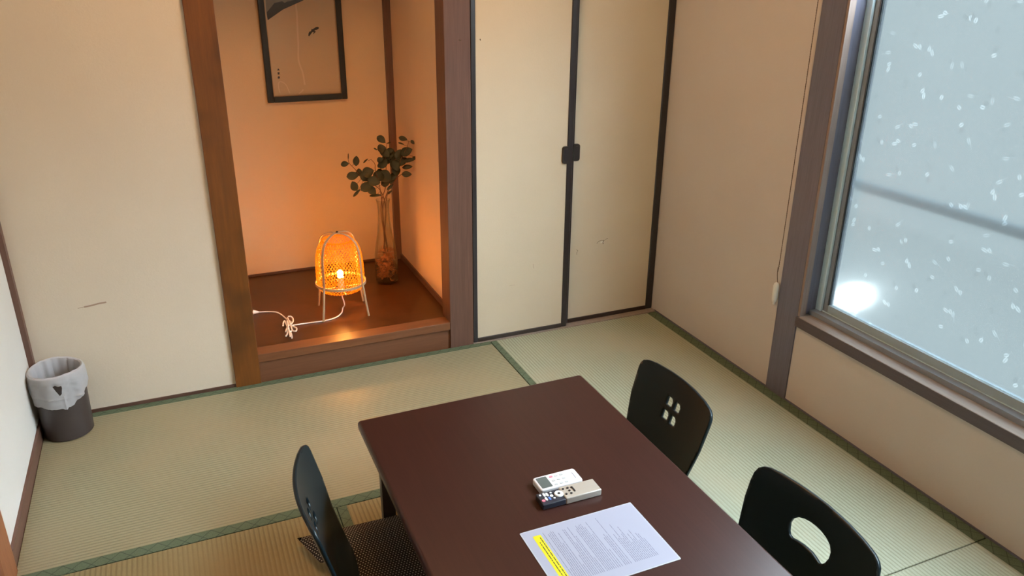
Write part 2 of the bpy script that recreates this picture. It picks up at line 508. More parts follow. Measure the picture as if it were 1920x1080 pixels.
# ------------------------------------------------------------------ room shell
XL, XR, YB, YF, ZC = -.584, 2.11, 3.035, -.62, 2.42
AX0, AX1, AY, AZ = .200, 1.060, 3.94, .125            # display alcove
struct('floor', B(XL-.15, XR+.15, YF-.15, YB+.1, -.08, -.02), 'floor_base')
bm = bmesh.new(); box(bm, XL-.15, XR+.15, YF-.15, YB+1.1, ZC, ZC+.06)
struct('ceiling', bm, 'ceiling_board')
bm = bmesh.new()                                        # back wall: left panel + header over the alcove and the doors
box(bm, XL-.15, .110, YB, YB+.10, -.02, ZC)
box(bm, .110, XR+.15, YB+.01, YB+.09, 1.90, ZC)
struct('wall_back', bm, 'plaster')
bm = bmesh.new(); box(bm, XL-.15, XL, YF, YB, -.02, ZC); struct('wall_left', bm, 'paper_white')
bm = bmesh.new()
WY0, WY1, WZ0, WZ1 = .27, 2.087, .33, 2.10
box(bm, XR, XR+.13, WY1, YB+.10, -.02, ZC); box(bm, XR, XR+.13, YF, WY0, -.02, ZC)
box(bm, XR, XR+.13, WY0, WY1, -.02, WZ0); box(bm, XR, XR+.13, WY0, WY1, WZ1, ZC)
struct('wall_right', bm, 'plaster_warm')
struct('wall_rear', B(XL-.15, XR+.13, YF-.15, YF, -.02, ZC), 'plaster')

# alcove shell
struct('wall_alcove_back', B(AX0-.1, AX1+.1, AY, AY+.08, 0, ZC), 'alcove_plaster')
struct('wall_alcove_right', B(AX1, AX1+.06, YB+.10, AY, 0, ZC), 'alcove_plaster')
struct('wall_alcove_left', B(AX0-.07, AX0, YB+.10, AY, 0, ZC), 'alcove_plaster')
struct('floor_alcove', B(AX0, AX1, YB+.066, AY, .02, AZ), 'alcove_board')
struct('trim_1', B(.203, 1.027, YB-.006, YB+.066, .090, AZ+.001), 'wood_beam', bevel=.002)      # front beam
struct('trim_2', B(.203, 1.027, YB+.004, YB+.05, -.02, .090), 'wood_step')                      # riser board below it
struct('trim_3', B(.104, .203, YB-.014, YB+.11, -.02, ZC), 'wood_orange', bevel=.003)           # left pillar
struct('trim_4', B(1.027, 1.137, YB-.008, YB+.10, -.02, ZC), 'wood_pillar', bevel=.003)         # right pillar
struct('trim_5', B(1.028, 1.060, AY-.03, AY, AZ, ZC), 'wood_trim')                              # post in the alcove's back corner
struct('baseboard_alcove_right', B(AX1-.008, AX1, YB+.10, AY-.03, AZ, AZ+.03), 'wood_trim_y')
struct('baseboard_alcove_back', B(AX0, 1.028, AY-.008, AY, AZ, AZ+.010), 'wood_trim_x')
# left wall trims
struct('baseboard_left', B(XL, XL+.009, 2.17, YB, -.015, .052), 'wood_trim_y')
struct('trim_6', B(XL, XL+.014, 2.05, 2.172, -.02, ZC), 'wood_orange_post', bevel=.002)
struct('trim_7', B(XL, XL+.017, YB-.030, YB, .052, ZC), 'wood_trim')
struct('baseboard_back', B(XL+.01, .104, YB-.005, YB, -.02, .012), 'wood_trim_x')
struct('baseboard_left_2', B(XL, XL+.009, YF, 2.05, -.015, .052), 'wood_trim_y')
# right wall
struct('trim_8', B(XR-.006, XR+.001, WY1, 2.197, -.02, ZC), 'wood_grey_post')
struct('baseboard_right', B(XR-.004, XR, 2.197, YB, -.02, .006), 'wood_grey_post')
struct('baseboard_right_2', B(XR-.004, XR, YF, WY1, -.02, .006), 'wood_grey_post')
# lintel rail over doors
struct('trim_9', B(1.137, XR, YB-.004, YB+.09, 1.78, 1.90), 'wood_trim_x')
struct('trim_10', B(1.137, XR, YB-.012, YB+.09, -.02, .003), 'wood_sill')
struct('wall_closet', B(1.1, XR+.13, YB+.09, YB+.13, -.02, ZC), 'plaster')

# sliding doors
def door(name, x0, x1, y0, y1, hx, hs):
    e = D.objects.new(name, None); COL.objects.link(e); e['kind'] = 'structure'; e.location = (x0, y0, .003)
    w_, t, h = x1-x0, y1-y0, 1.777
    fw = .021 if hs > 0 else .030
    st = [.021, .027] if hs > 0 else [.044, .036]
    obj('panel', B(.01, w_-.01, .006, t-.004, .01, h-.01), 'fusuma_cream', e)
    obj('stile', B(0, st[0], 0, t, 0, h), 'lacquer_frame', e, bevel=.003)
    obj('stile', B(w_-st[1], w_, 0, t, 0, h), 'lacquer_frame', e, bevel=.005, seg=3)
    obj('rail', B(st[0], w_-st[1], 0, t, 0, .019), 'lacquer_frame_low', e, bevel=.002)
    obj('rail', B(st[0], w_-st[1], 0, t, h-.019, h), 'lacquer_frame_low', e, bevel=.002)
    bm = bmesh.new(); pts = rrect(hx-.017, hx+.017, .792, .868, .011)
    prism(bm, [(a, b) for a, b in pts], -.004, .008)
    # prism built flat: stand it up
    for v in bm.verts: v.co = Vector((v.co.x, v.co.z, v.co.y))
    hnd = obj('handle', bm, 'dark_handle', e, smooth=True)
    bm = bmesh.new(); prism(bm, rrect(hx-.011, hx+.011, .802, .858, .007), -.0055, -.004)
    for v in bm.verts: v.co = Vector((v.co.x, v.co.z, v.co.y))
    obj('handle_inset', bm, 'lacquer_frame', hnd)
    return e
d1 = door('door_1', 1.139, 1.612, YB-.004, YB+.022, 1.577-1.139, 1)
d2 = door('door_2', 1.590, 2.109, YB+.026, YB+.052, 1.643-1.590, -1)
def stroke(bm, pts, wd, y):
    for a, b in zip(pts, pts[1:]):
        a = Vector(a); b = Vector(b); n = Vector((-(b-a).y, (b-a).x)).normalized()*wd/2
        vs = [bm.verts.new((p.x, y, p.y)) for p in (a+n, b+n, b-n, a-n)]
        bm.faces.new(vs)
def relstroke(parent, name, mat, segs, y):
    bm = bmesh.new()
    lx, lz = parent.location.x, parent.location.z
    for pts, wd in segs:
        stroke(bm, [(a-lx, b-lz) for a, b in pts], wd, y)
    return obj(name, bm, mat, parent)
relstroke(d2, 'tear', 'mark_dark', [([(1.775, .388), (1.785, .398), (1.800, .400), (1.815, .398)], .0016), ([(1.812, .398), (1.808, .388), (1.811, .381)], .0030), ([(1.815, .398), (1.826, .405), (1.835, .405)], .0012),
    ([(1.668, .372), (1.676, .366), (1.670, .356), (1.671, .346)], .0014)], .0055)
relstroke(d2, 'torn_paper', 'tear_white', [([(1.795, .392), (1.809, .392)], .007), ([(1.808, .384), (1.812, .392)], .004)], .0057)
relstroke(d1, 'scratch', 'mark_brown', [([(1.432, .344), (1.436, .322)], .0014), ([(1.317, .256), (1.342, .256)], .0010)], .0055)
relstroke(d1, 'peg_hole', 'mark_dark', [([(1.1805, 1.328), (1.1825, 1.322)], .004)], .0055)
s = bmesh.new(); stroke(s, [(1.088, 1.328), (1.093, 1.325), (1.098, 1.326)], .005, YB-.0085); obj('knot', s, 'mark_dark', D.objects['trim_4'])
s = bmesh.new()
stroke(s, [(-.374, .432), (-.35, .434), (-.325, .438), (-.30, .439)], .006, YB-.001); stroke(s, [(-.395, .430), (-.374, .432)], .002, YB-.001)
obj('scuff', s, 'mark_brown', D.objects['wall_back'])

# ------------------------------------------------------------------ window on the right wall
wn = D.objects.new('window_1', None); COL.objects.link(wn); wn['kind'] = 'structure'
obj('jamb', B(XR-.005, 2.133, WY1-.012, WY1-.0005, .368, WZ1), 'wood_jamb', wn)
obj('jamb', B(2.133, 2.186, WY1-.004, WY1-.0005, .368, WZ1), 'wood_grey_post', wn)
bm = bmesh.new(); box(bm, XR-.010, 2.156, WY0, WY1-.012, WZ0-.003, .368)
obj('sill_face', B(XR-.012, XR-.0005, WY0, WY1, WZ0-.003, .3665), 'wood_sill_dark', wn)
obj('sill', B(XR-.0105, 2.158, WY0, WY1-.012, .345, .368), 'wood_sill', wn, bevel=.0015)
bm = bmesh.new()                                           # aluminium track frame
box(bm, 2.158, 2.198, WY0, WY1-.004, .345, .384)
box(bm, 2.198, 2.240, WY0, WY1, .345, .376)
box(bm, 2.158, 2.160, WY0, WY1-.004, .384, .3865)
obj('track', bm, 'aluminium_dark', wn)
obj('track_lip', B(2.196, 2.1985, WY0, WY1-.03, .384, .3875), 'aluminium', wn)
bm = bmesh.new(); box(bm, 2.186, 2.2, WY1-.030, WY1-.0005, .384, WZ1); 
obj('side_channel', bm, 'aluminium', wn, bevel=.004)
obj('head_frame', B(2.158, 2.24, WY0, WY1, WZ1-.04, WZ1), 'aluminium_dark', wn)
obj('side_channel', B(2.158, 2.24, WY0, WY0+.03, .384, WZ1-.04), 'aluminium', wn)
def sash(x, y0, y1, glass, st_out, film_top=1.56):
    bm = bmesh.new(); z0, z1 = .377, WZ1-.04
    box(bm, x, x+.022, y1-st_out, y1, z0, z1); box(bm, x, x+.022, y0, y0+.035, z0, z1)
    s = obj('sash', bm, 'aluminium_dark', wn, bevel=.002)
    bm = bmesh.new(); box(bm, x, x+.022, y0+.035, y1-st_out, z0, .416); box(bm, x, x+.022, y0+.035, y1-st_out, z1-.035, z1)
    obj('sash_rail', bm, 'sash_grey', s)
    bm = bmesh.new(); box(bm, x-.001, x+.006, y1-st_out, y1-st_out+.004, .416, z1-.035); box(bm, x-.001, x+.004, y1-.012, y1-.009, z0, z1)
    obj('seal', bm, 'seal_dark', s)
    bm = bmesh.new()
    box(bm, x+.008, x+.013, y0+.035, y1-st_out, .416, z1-.035)
    g = obj('glass_pane', bm, 'pane_inside', s)
    if glass == 'frosted_film':                          # privacy film on the outer face, cut short out of view to admit daylight
        bm = bmesh.new(); box(bm, x+.0132, x+.0136, y0+.035, y1-st_out, .416, film_top)
        f = obj('privacy_film', bm, ['clear_film', 'frosted_film'], g)
        for p in f.data.polygons:
            if p.normal.x > .9: p.material_index = 1
    return s
sash(2.200, 1.165, WY1-.004, 'frosted_film', .048)
sash(2.2225, WY0+.02, 1.205, 'frosted_film', .035, 1.15)

# outdoors, behind the frosted pane
r = bmesh.new(); tube(r, [(2.34, 3.1, .8135), (2.34, -.6, .890)], .021, 12, 0)
tag(obj('railing_bar', r, 'railing_grey', smooth=True), 'grey horizontal railing bar outside, blurred by the frosted pane', 'railing')
t = thing('added_glow', 'added glowing globe for the bright spot behind the lower corner of the frosted pane', 'lamp', (2.24, 2.13, .405))
r = bmesh.new(); bmesh.ops.create_uvsphere(r, u_segments=24, v_segments=14, radius=.050, matrix=Matrix.Translation((.14, .030, -.045)))  # globe and bracket are added to make the glow in the pane
obj('added_glow_globe', r, 'added_outdoor_glow', t, smooth=True)
r = bmesh.new(); tube(r, [(0, .03, -.045), (.095, .03, -.045)], .008, 8, 0); obj('added_bracket', r, 'aluminium_dark', t)

# blind pull cord
t = thing('pull_cord', 'thin dark beaded pull cord with white weight hanging beside window post', 'cord', (2.092, 2.206, 0))
r = bmesh.new(); tube(r, [(0, 0, ZC), (0, 0, .70), (-.002, .003, .52), (.002, -.002, .462)], .0013, 6, 6)
for k in range(0, 220):
    z = .53 + k*.0085
    if z < 1.75: bmesh.ops.create_icosphere(r, subdivisions=1, radius=.0021, matrix=Matrix.Translation((0, 0, z)))
obj('cord', r, 'pull_cord', t)
r = bmesh.new(); lathe(r, [(0, .368), (.0045, .370), (.005, .378), (.0095, .386), (.0105, .395), (.0115, .450), (.009, .458), (.003, .463), (0, .463)], 16)
obj('weight', r, 'pull_white', t, smooth=True)

# added ceiling light, unseen above the frame, warming the upper walls
t = thing('added_ceiling_light', 'added round flat ceiling lamp, out of view above the low table', 'lamp', (.65, 2.25, ZC))
r = bmesh.new(); lathe(r, [(0, 0), (.26, 0), (.27, -.03), (.262, -.035), (0, -.035)], 48); obj('added_base', r, 'remote_white', t, smooth=True)
r = bmesh.new(); lathe(r, [(.25, -.036), (.245, -.075), (.2, -.09), (0, -.095)], 48); obj('added_diffuser', r, 'added_ceiling_glow', t, smooth=True)

# ------------------------------------------------------------------ tatami mats
def mat_thing(label, x0, x1, y0, y1, along, borders, mt='tatami_rush', zt=0.0):
    """along 'x' or 'y': direction of the rush ridges; local x is always the long way"""
    cx, cy_ = (x0+x1)/2, (y0+y1)/2
    lx, ly = (x1-x0)/2-.0008, (y1-y0)/2-.0008
    rz = 0
    if along == 'y': lx, ly = ly, lx; rz = PI/2
    t = thing('tatami_mat', label, 'tatami mat', (cx, cy_, -.02), rz, None)
    b0 = borders[0]; b1 = borders[1]                      # widths at local -y and +y
    obj('rush_surface', B(-lx, lx, -ly+b0*.9, ly-b1*.9, 0, .0200+zt), mt, t, bevel=.002)
    if b0: obj('border', B(-lx, lx, -ly, -ly+b0, 0, .0206+zt), 'green_border', t, bevel=.0012)
    if b1: obj('border', B(-lx, lx, ly-b1, ly, 0, .0206+zt), 'green_border', t, bevel=.0012)
    return t
SY = 2.103; SX = 1.2145
mat_thing('olive tatami mat with green borders along the alcove step and behind the bin', XL+.009, SX, SY, YB-.006, 'x', (.040, .035))
# rotated 90 degrees: local +y points to world -x
mat_thing('pale green tatami mat along the window wall, nearest the sliding doors', SX+.002, XR-.004, 1.195, YB-.013, 'y', (.047, .028), 'tatami_rush_cool_light')
mat_thing('pale tatami mat along the window wall behind the fan-cutout chair back', SX+.002, XR-.004, YF, 1.193, 'y', (.047, .028), 'tatami_rush_cool_light')
mat_thing('olive tatami mat at the left wall in front of the border below the bin', XL+.009, .318, .30, SY-.001, 'y', (.030, .030), 'tatami_rush_warm_light')
mat_thing('olive tatami mat mostly hidden underneath the low table', .319, SX, .30, SY-.001, 'y', (.030, .030), 'tatami_rush_warm_light')
mat_thing('tatami mat at the rear wall with green borders', XL+.009, SX, YF, .299, 'x', (.030, .030))

# ------------------------------------------------------------------ low table
TX0, TX1, TY0, TY1, TZ = .385, 1.127, .80, 2.008, .36
t = thing('low_table', 'dark brown lacquered low table with rounded edges in the middle of the mats', 'table', ((TX0+TX1)/2, (TY0+TY1)/2, 0))
hx, hy = (TX1-TX0)/2, (TY1-TY0)/2
r = bmesh.new(); prism(r, rrect(-hx, hx, -hy, hy, .012, 4), TZ-.030, TZ)
o = obj('tabletop', r, 'table_top', t, bevel=.010, seg=4)
r = bmesh.new()
for s_ in (-1, 1):
    box(r, -hx+.07, hx-.07, s_*(hy-.09)-.01, s_*(hy-.09)+.01, TZ-.075, TZ-.030)
    box(r, s_*(hx-.07)-.01, s_*(hx-.07)+.01, -hy+.10, hy-.10, TZ-.075, TZ-.030)
obj('apron', r, 'table_edge', t)
for sx_ in (-1, 1):
    for sy_ in (-1, 1):
        x = sx_*(hx-.073); y = sy_*(hy-.023)
        obj('leg', B(x-.020, x+.020, y-.013, y+.013, .0009, TZ-.030), 'table_edge', t, bevel=.002)

# ------------------------------------------------------------------ legless floor chairs
def back_fn(half, conc, rec):
    R = .07; turn = PI/2-rec; arc = R*turn
    def fn(u, v):
        if v < arc:
            a = v/R; x = -R*math.sin(a); z = .012+R*(1-math.cos(a))
        else:
            q = v-arc; x = -R*math.sin(turn)-q*math.sin(rec); z = .012+R*(1-math.cos(turn))+q*math.cos(rec)
        k = min(1, max(0, (z-.03)/.12)); k = k*k*(3-2*k)
        c = conc*(1-(u/half)**2)*k
        return Vector((x - c*math.cos(rec), u, z - c*math.sin(rec)*.6))
    return fn, arc
def make_chair(kind, label, loc, rz, rec, conc, group=None):
    t = thing('floor_chair', label, 'chair', loc, rz, group)
    fn, arc = back_fn(.175 if kind == 'squares' else .205, conc, rec)
    if kind == 'squares':
        h_ = [(.165, 0), (.172, .12), (.173, .238), (.183, .29), (.190, .33), (.192, .38), (.1935, .420), (.191, .436), (.183, .448), (.168, .455), (.13, .461), (.06, .465)]
        out = h_ + [(0, .466)] + [(-a, b) for a, b in h_[::-1]]
        holes = []
        for cx, u0, u1 in ((-.021, -.035, -.006), (.021, .006, .035)):
            for v0, v1 in ((.364, .394), (.318, .348)):
                holes.append([(u0, v0), (u1-.008, v0), (u1, v0+.006), (u1, v1-.010), (u1-.004, v1-.003), (u1-.010, v1), (u0, v1)])
    else:
        h_ = [(.160, 0), (.178, .10), (.196, .20), (.205, .26), (.212, .31), (.214, .36), (.2125, .385), (.206, .403), (.195, .413), (.178, .419), (.14, .423), (.07, .426)]
        out = h_ + [(0, .427)] + [(-a, b) for a, b in h_[::-1]]
        hole = [(.067, .336), (.056, .350), (.038, .358), (.018, .362), (0, .363), (-.018, .362), (-.038, .358), (-.056, .350), (-.069, .336), (-.072, .322), (-.066, .303), (-.060, .294), (-.050, .291), (-.040, .294), (-.015, .298), (.015, .298), (.036, .293), (.046, .290), (.056, .293), (.064, .304), (.069, .320)]
        holes = [hole]
    bm = sheet(out, holes, .007, fn)
    bk = obj('backrest', bm, 'black_lacquer', t, solid=.009, smooth=True)
    # seat: flat rounded pan carried on from the bend
    def sf(u, v): return Vector((v, u, .012))
    so = rrect(-.165, .165, -.002, .40, .05)
    so = [(-.165, -.001), (.165, -.001)] + [p for p in rrect(-.19, .19, .03, .40, .06)][0:12] + [p for p in rrect(-.19, .19, .03, .40, .06)][12:18]
    so = [(-.165, -.001), (.165, -.001), (.180, .05), (.19, .12), (.19, .34), (.18, .375), (.15, .395), (-.15, .395), (-.18, .375), (-.19, .34), (-.19, .12), (-.180, .05)]
    bm = sheet(so, [], .03, sf)
    obj('seat', bm, 'black_lacquer', t, solid=.009, smooth=True)
    return t
XBK = .205+.178                                         # x of the bend start so that the rim corners reach x = .205
make_chair('squares', 'black floor chair with four-square cutout at the table corner nearest the doors', (1.157, 1.7557, 0), 3.1263, .279, .0197)
make_chair('fan', 'black floor chair whose rounded back has a fan-shaped cutout', (1.163, 1.1529, 0), 3.1235, .279, .0307)
make_chair('squares', 'black floor chair with dotted cushion on the left side of the table', (.350, 1.6605, 0), -.1174, .267, .0267)

# ------------------------------------------------------------------ dotted cushion
def cushion():
    t = (.34, 1.68)
    n = 36
    bm = bmesh.new(); G = {}
    for i in range(n+1):
        for j in range(n+1):
            a, b = i/n, j/n                             # a along x, b along y
            x = .176 + a*.54; y = 1.385 + b*.580
            # the left edge is pushed in by the chair back, its far corner pokes out behind
            k = min(1, max(0, (1.835 - y)/.035)); k = k*k*(3-2*k)
            push = (min(.045, max(0, (1.965-y)*.33)) + .072*k)*(1-a)**2
            x += push + .018*(1-b)*(1-a)*0
            e = min(a, 1-a, b, 1-b)
            puff = math.sin(PI/2*min(1, e/.15))
            G[i, j] = (x, y - .02*a, puff)
    top, bot = {}, {}
    for (i, j), (x, y, pf) in G.items():
        rest = .018
        zc = rest + .012
        top[i, j] = bm.verts.new((x-t[0], y-t[1], zc + .018*pf))
        e = min(i, n-i, j, n-j)
        bot[i, j] = top[i, j] if e == 0 else bm.verts.new((x-t[0], y-t[1], zc - .011*pf))
    for i in range(n):
        for j in range(n):
            bm.faces.new((top[i, j], top[i+1, j], top[i+1, j+1], top[i, j+1]))
            q = [bot[i, j], bot[i, j+1], bot[i+1, j+1], bot[i+1, j]]
            if len(set(q)) == 4: 
                try: bm.faces.new(q)
                except ValueError: pass
    o = obj('floor_cushion', bm, 'dotted_cloth', smooth=True, loc=(t[0], t[1], 0))
    tag(o, 'dark cushion with small white dots between left floor chair and table', 'cushion')
cushion()

# ------------------------------------------------------------------ remotes and laminated sheet on the table
t = thing('remote_control', 'white air conditioner remote with grey display, farther of two remotes', 'remote control', (.790, 1.501, TZ))
r = bmesh.new(); prism(r, rrect(-.060, .060, -.0285, .0285, .008), 0, .018); obj('body', r, 'remote_white', t, bevel=.004, seg=3)
r = bmesh.new(); prism(r, rrect(-.0535, -.0245, -.0225, .0215, .002), .017, .0186); obj('display', r, 'lcd_grey', t)
for i in range(3):
    for j in range(3):
        x, y = -.013+i*.0145, .0145-j*.0165
        r = bmesh.new(); prism(r, rrect(x-.0048, x+.0048, y-.0032, y+.0032, .0028, 3), .017, .0189)
        obj('button', r, 'button_grey' if (i, j) != (0, 0) else 'button_red', t, label=('small red button' if (i, j) == (0, 0) else 'small grey button'))
r = bmesh.new()
for k in range(9): box(r, .0445, .0465, -.0135+k*.0027, -.0118+k*.0027, .018, .0183)
obj('lettering', r, 'ink', t)
t = thing('remote_control', 'slim television remote, black end with coloured buttons and silver end', 'remote control', (.792, 1.4435, TZ), math.radians(-.6))
r = bmesh.new(); prism(r, rrect(-.081, -.018, -.0235, .0235, .003), 0, .016); obj('body', r, 'remote_black', t, bevel=.003, seg=3, label='black end of the remote')
r = bmesh.new(); prism(r, rrect(-.018, .081, -.0245, .0245, .003), 0, .019); obj('cover', r, 'remote_silver', t, bevel=.004, seg=3, label='silver end of the remote')
ox, oy = .792, 1.4435
def btn(x, y, a, b, mt, lb, z=.0155, rr=None):
    r = bmesh.new(); rr = rr or min(a, b)*.95
    x -= ox; y -= oy; z = z+.003 if x > -.018 else z
    prism(r, rrect(x-a, x+a, y-b, y+b, rr, 4), z-.001, z+.0022); return obj('button', r, mt, t, label=lb)
btn(.7191, 1.4566, .0028, .0028, 'button_pale', 'small white round button')
btn(.7293, 1.4550, .0028, .0065, 'button_pale', 'white pill button'); btn(.7366, 1.4535, .0028, .0065, 'button_pale', 'white pill button')
btn(.7485, 1.4575, .0026, .0026, 'button_pale', 'small white round button'); btn(.7453, 1.4452, .0042, .0042, 'button_pale', 'white round button')
btn(.7485, 1.4348, .0028, .0024, 'button_pale', 'small white round button')
btn(.7188, 1.4344, .0042, .0042, 'button_red', 'red round button'); btn(.7278, 1.4385, .0027, .0060, 'button_pale', 'pale pink pill button')
btn(.7366, 1.4370, .0027, .0060, 'button_blue', 'blue pill button')
r = bmesh.new(); x, y = .7651-ox, 1.4445-oy
lathe(r, [(0, .0150), (.0112, .0150), (.0118, .0178), (.0105, .0200), (.0045, .0200), (.0035, .0188), (0, .0188)], 28, (x, y)); pad = obj('direction_pad', r, 'button_pale', t, smooth=True, label='white round direction pad')
r = bmesh.new(); lathe(r, [(0, .0186), (.0034, .0186), (.0034, .0205), (0, .0205)], 16, (x, y)); obj('centre_button', r, 'button_black', pad)
for x, y in ((.7945, 1.4553), (.8053, 1.4542), (.7945, 1.4443), (.7811, 1.4345), (.7944, 1.4333), (.7820, 1.4560)): btn(x, y, .0030, .0030, 'button_black', 'small black button')
btn(.8065, 1.4440, .0020, .0080, 'button_black', 'black rocker button')
t = thing('laminated_sheet', 'laminated white notice with yellow header strip lying on the table', 'notice', (.7735, 1.255, TZ))
r = bmesh.new(); prism(r, rrect(-.1515, .1515, -.110, .110, .003), .0002, .0012); obj('film', r, 'laminate_edge', t, bevel=.0003)
r = bmesh.new(); box(r, -.1485, .1485, -.107, .107, .0012, .0014); pg = obj('page', r, 'paper_cool_light', t)
r = bmesh.new(); box(r, .6455-.7735, .6655-.7735, 1.160-1.255, 1.342-1.255, .0014, .0016); obj('header_strip', r, 'highlighter', pg)
rnd = random.Random(4)
r = bmesh.new()
def textrow(r, x, y0, y1, h, rnd, z):
    """a row of word-like dashes, baseline running along +y"""
    y = y0
    while y < y1:
        wl = min(y1-y, rnd.uniform(.004, .016)); box(r, x-h/2, x+h/2, y, y+wl, z, z+.0001); y += wl+rnd.uniform(.0010, .0022)
ls = [(.6735, .170), (.6790, .040), (.6835, .160), (.6880, .163), (.6925, .168), (.6970, .165), (.7015, .120), (.7070, .155), (.7115, .040),
      (.7170, .070), (.7215, .162), (.7260, .160), (.7305, .110), (.7360, .165), (.7405, .130), (.7450, .050), (.7520, .150), (.7565, .162),
      (.7610, .158), (.7655, .162), (.7700, .164), (.7745, .150), (.7800, .120), (.7850, .165), (.7905, .060), (.7990, .100), (.8035, .110), (.8080, .105), (.8135, .168),
      (.8250, .100), (.8295, .085), (.8340, .135), (.8385, .080), (.8430, .095), (.8475, .120), (.8520, .060), (.8565, .090), (.8610, .070), (.8655, .100), (.8700, .060), (.8750, .085), (.8795, .080), (.8840, .062)]
for x, ln in ls: textrow(r, x-.7735, 1.176-1.255, 1.176-1.255+ln, .0014, rnd, .0014)
obj('printed_text', r, 'ink', pg)
r = bmesh.new(); textrow(r, .6610-.7735, 1.165-1.255, 1.334-1.255, .0024, rnd, .0016); textrow(r, .6535-.7735, 1.165-1.255, 1.318-1.255, .0024, rnd, .0016)
obj('header_text', r, 'ink_dark', pg)

# ------------------------------------------------------------------ waste bin and bag
BX, BY = -.491, 2.925
t = thing('waste_bin', 'dark brown round waste bin in the left corner of the mats', 'bin', (BX, BY, 0))
r = bmesh.new(); lathe(r, [(0, .001), (.077, .001), (.081, .004), (.0865, .246), (.087, .250), (.0835, .250), (.0830, .246), (.076, .008), (0, .007)], 48)
obj('body', r, 'bin_brown', t, smooth=True)
rnd = random.Random(7)
ph0 = math.atan2(-BY, -BX)                             # towards the camera
drop_pts = [(-180, .060), (-120, .055), (-92, .062), (-80, .088), (-66, .102), (-50, .108), (-28, .114), (-12, .117), (-1, .120), (3, .131), (6, .123), (20, .121), (27, .108), (35, .101), (56, .080), (80, .075), (130, .070), (180, .060)]
def drop(phi):
    for (a, da), (b, db) in zip(drop_pts, drop_pts[1:]):
        if a <= phi <= b: return da+(db-da)*(phi-a)/(b-a)
    return .08
wav = [(rnd.uniform(0, 6.28), rnd.choice([5, 7, 9, 11, 14, 19]), rnd.uniform(.0008, .0022)) for _ in range(7)]
def fold(phi, k=1.0): return sum(a*math.sin(n_*math.radians(phi)+p) for p, n_, a in wav)*k
def skirt(u, v):                                       # u degrees/100, v depth below the rim
    phi = u*1000; a = ph0+math.radians(phi)
    rim = .2545+.003*math.sin(2*math.radians(phi)+1)
    z = rim - v
    k = min(1, v/.02)
    f_ = fold(phi)*(.15+v/.07)
    nn = mnoise.ridged_multi_fractal(Vector((phi*.045, v*38, 3.1)), 1.0, 2.1, 3, 1.0, 2.0)
    f_ += (nn-1.2)*.0022*k
    f_ += .0045*math.exp(-((phi-1-v*30)/2.2)**2)*min(1, max(0, (v-.065)/.02))      # sharp fold under the torn hole
    f_ += .0028*math.exp(-((v-.083-.0002*phi)/.0022)**2)                           # crease line around
    rr = .0895 + .0020*math.sqrt(k) + .0030*k + max(f_, -.0035)
    lean = (.0865-.081)/.242*v
    return Vector((rr*math.cos(a), rr*math.sin(a), z)) - Vector((math.cos(a), math.sin(a), 0))*lean*.4
out = [(p/1000, -0.0) for p in range(-180, 180, 6)] + [(.1799, 0)] + [(p/1000, drop(p)) for p in range(179, -181, -3)]
out = [(-.1799, 0)] + [(p/1000, 0) for p in range(-174, 180, 6)] + [(.1799, 0)] + [(.1799, drop(180))] + [(p/1000, drop(p)+rnd.uniform(-.0015, .0015)) for p in range(177, -178, -4)] + [(-.1799, drop(-180))]
hole = [(-.013, .029), (-.008, .026), (-.003, .032), (.0035, .032), (.004, .040), (.001, .062), (-.003, .068)]
b1 = sheet(out, [hole], .0035, skirt)
# inner lining
rings = []
n = 144
prof = [(.0895, .2545), (.0865, .2580), (.0825, .2555), (.0790, .240), (.0755, .20), (.071, .14), (.063, .07), (.05, .03), (0, .02)]
prev = None
for q, (rr, z) in enumerate(prof):
    ring = []
    for k in range(n):
        phi = 360*k/n; a = ph0+math.radians(phi)
        r2 = rr - ((abs(fold(phi, 1.5)) + .0022*max(0, mnoise.ridged_multi_fractal(Vector((phi*.05, z*20, 9)), 1.0, 2.1, 3, 1.0, 2.0)))*min(1, q/3)) if rr else 0
        zz = z + (.003*math.sin(2*math.radians(phi)+1) if q < 3 else 0)
        ring.append(b1.verts.new((r2*math.cos(a), r2*math.sin(a), zz)) if rr or k == 0 else ring[0])
    if prev:
        for k in range(n):
            vs = [prev[k], prev[(k+1) % n], ring[(k+1) % n], ring[k]]
            if len(set(vs)) == 3: vs = [vs[0], vs[1], vs[2]]
            b1.faces.new(vs)
    prev = ring
bmesh.ops.remove_doubles(b1, verts=b1.verts, dist=.0003)
r = bmesh.new(); 
bag = obj('plastic_bag', b1, 'bag_film', smooth=True, loc=(BX, BY, .004))
tag(bag, 'white translucent plastic bag lining the brown waste bin', 'bag')

# ------------------------------------------------------------------ picture in the alcove
PY = AY-.022
pc = D.objects.new
x0, x1, z0, z1 = .451, .828, .985, 1.53
t = thing('framed_picture', 'dark framed print of a flying bird on the alcove wall', 'picture', ((x0+x1)/2, AY, z0))
hw = (x1-x0)/2; h = z1-z0; fw = .028
bm = bmesh.new(); box(bm, -hw, -hw+fw, -.022, 0, 0, h); box(bm, hw-fw, hw, -.022, 0, 0, h); box(bm, -hw+fw, hw-fw, -.022, 0, 0, fw); box(bm, -hw+fw, hw-fw, -.022, 0, h-fw, h)
obj('frame', bm, 'picture_frame', t, bevel=.003)
bm = bmesh.new(); q = .0035
box(bm, -hw+fw, -hw+fw+q, -.014, 0, fw, h-fw); box(bm, hw-fw-q, hw-fw, -.014, 0, fw, h-fw); box(bm, -hw+fw+q, hw-fw-q, -.014, 0, fw, fw+q); box(bm, -hw+fw+q, hw-fw-q, -.014, 0, h-fw-q, h-fw)
obj('inner_moulding', bm, 'gold_line', t)
prn = obj('print', B(-hw+fw+q, hw-fw-q, -.008, -.001, fw+q, h-fw-q), 'print_paper', t)
PF = AY-.008
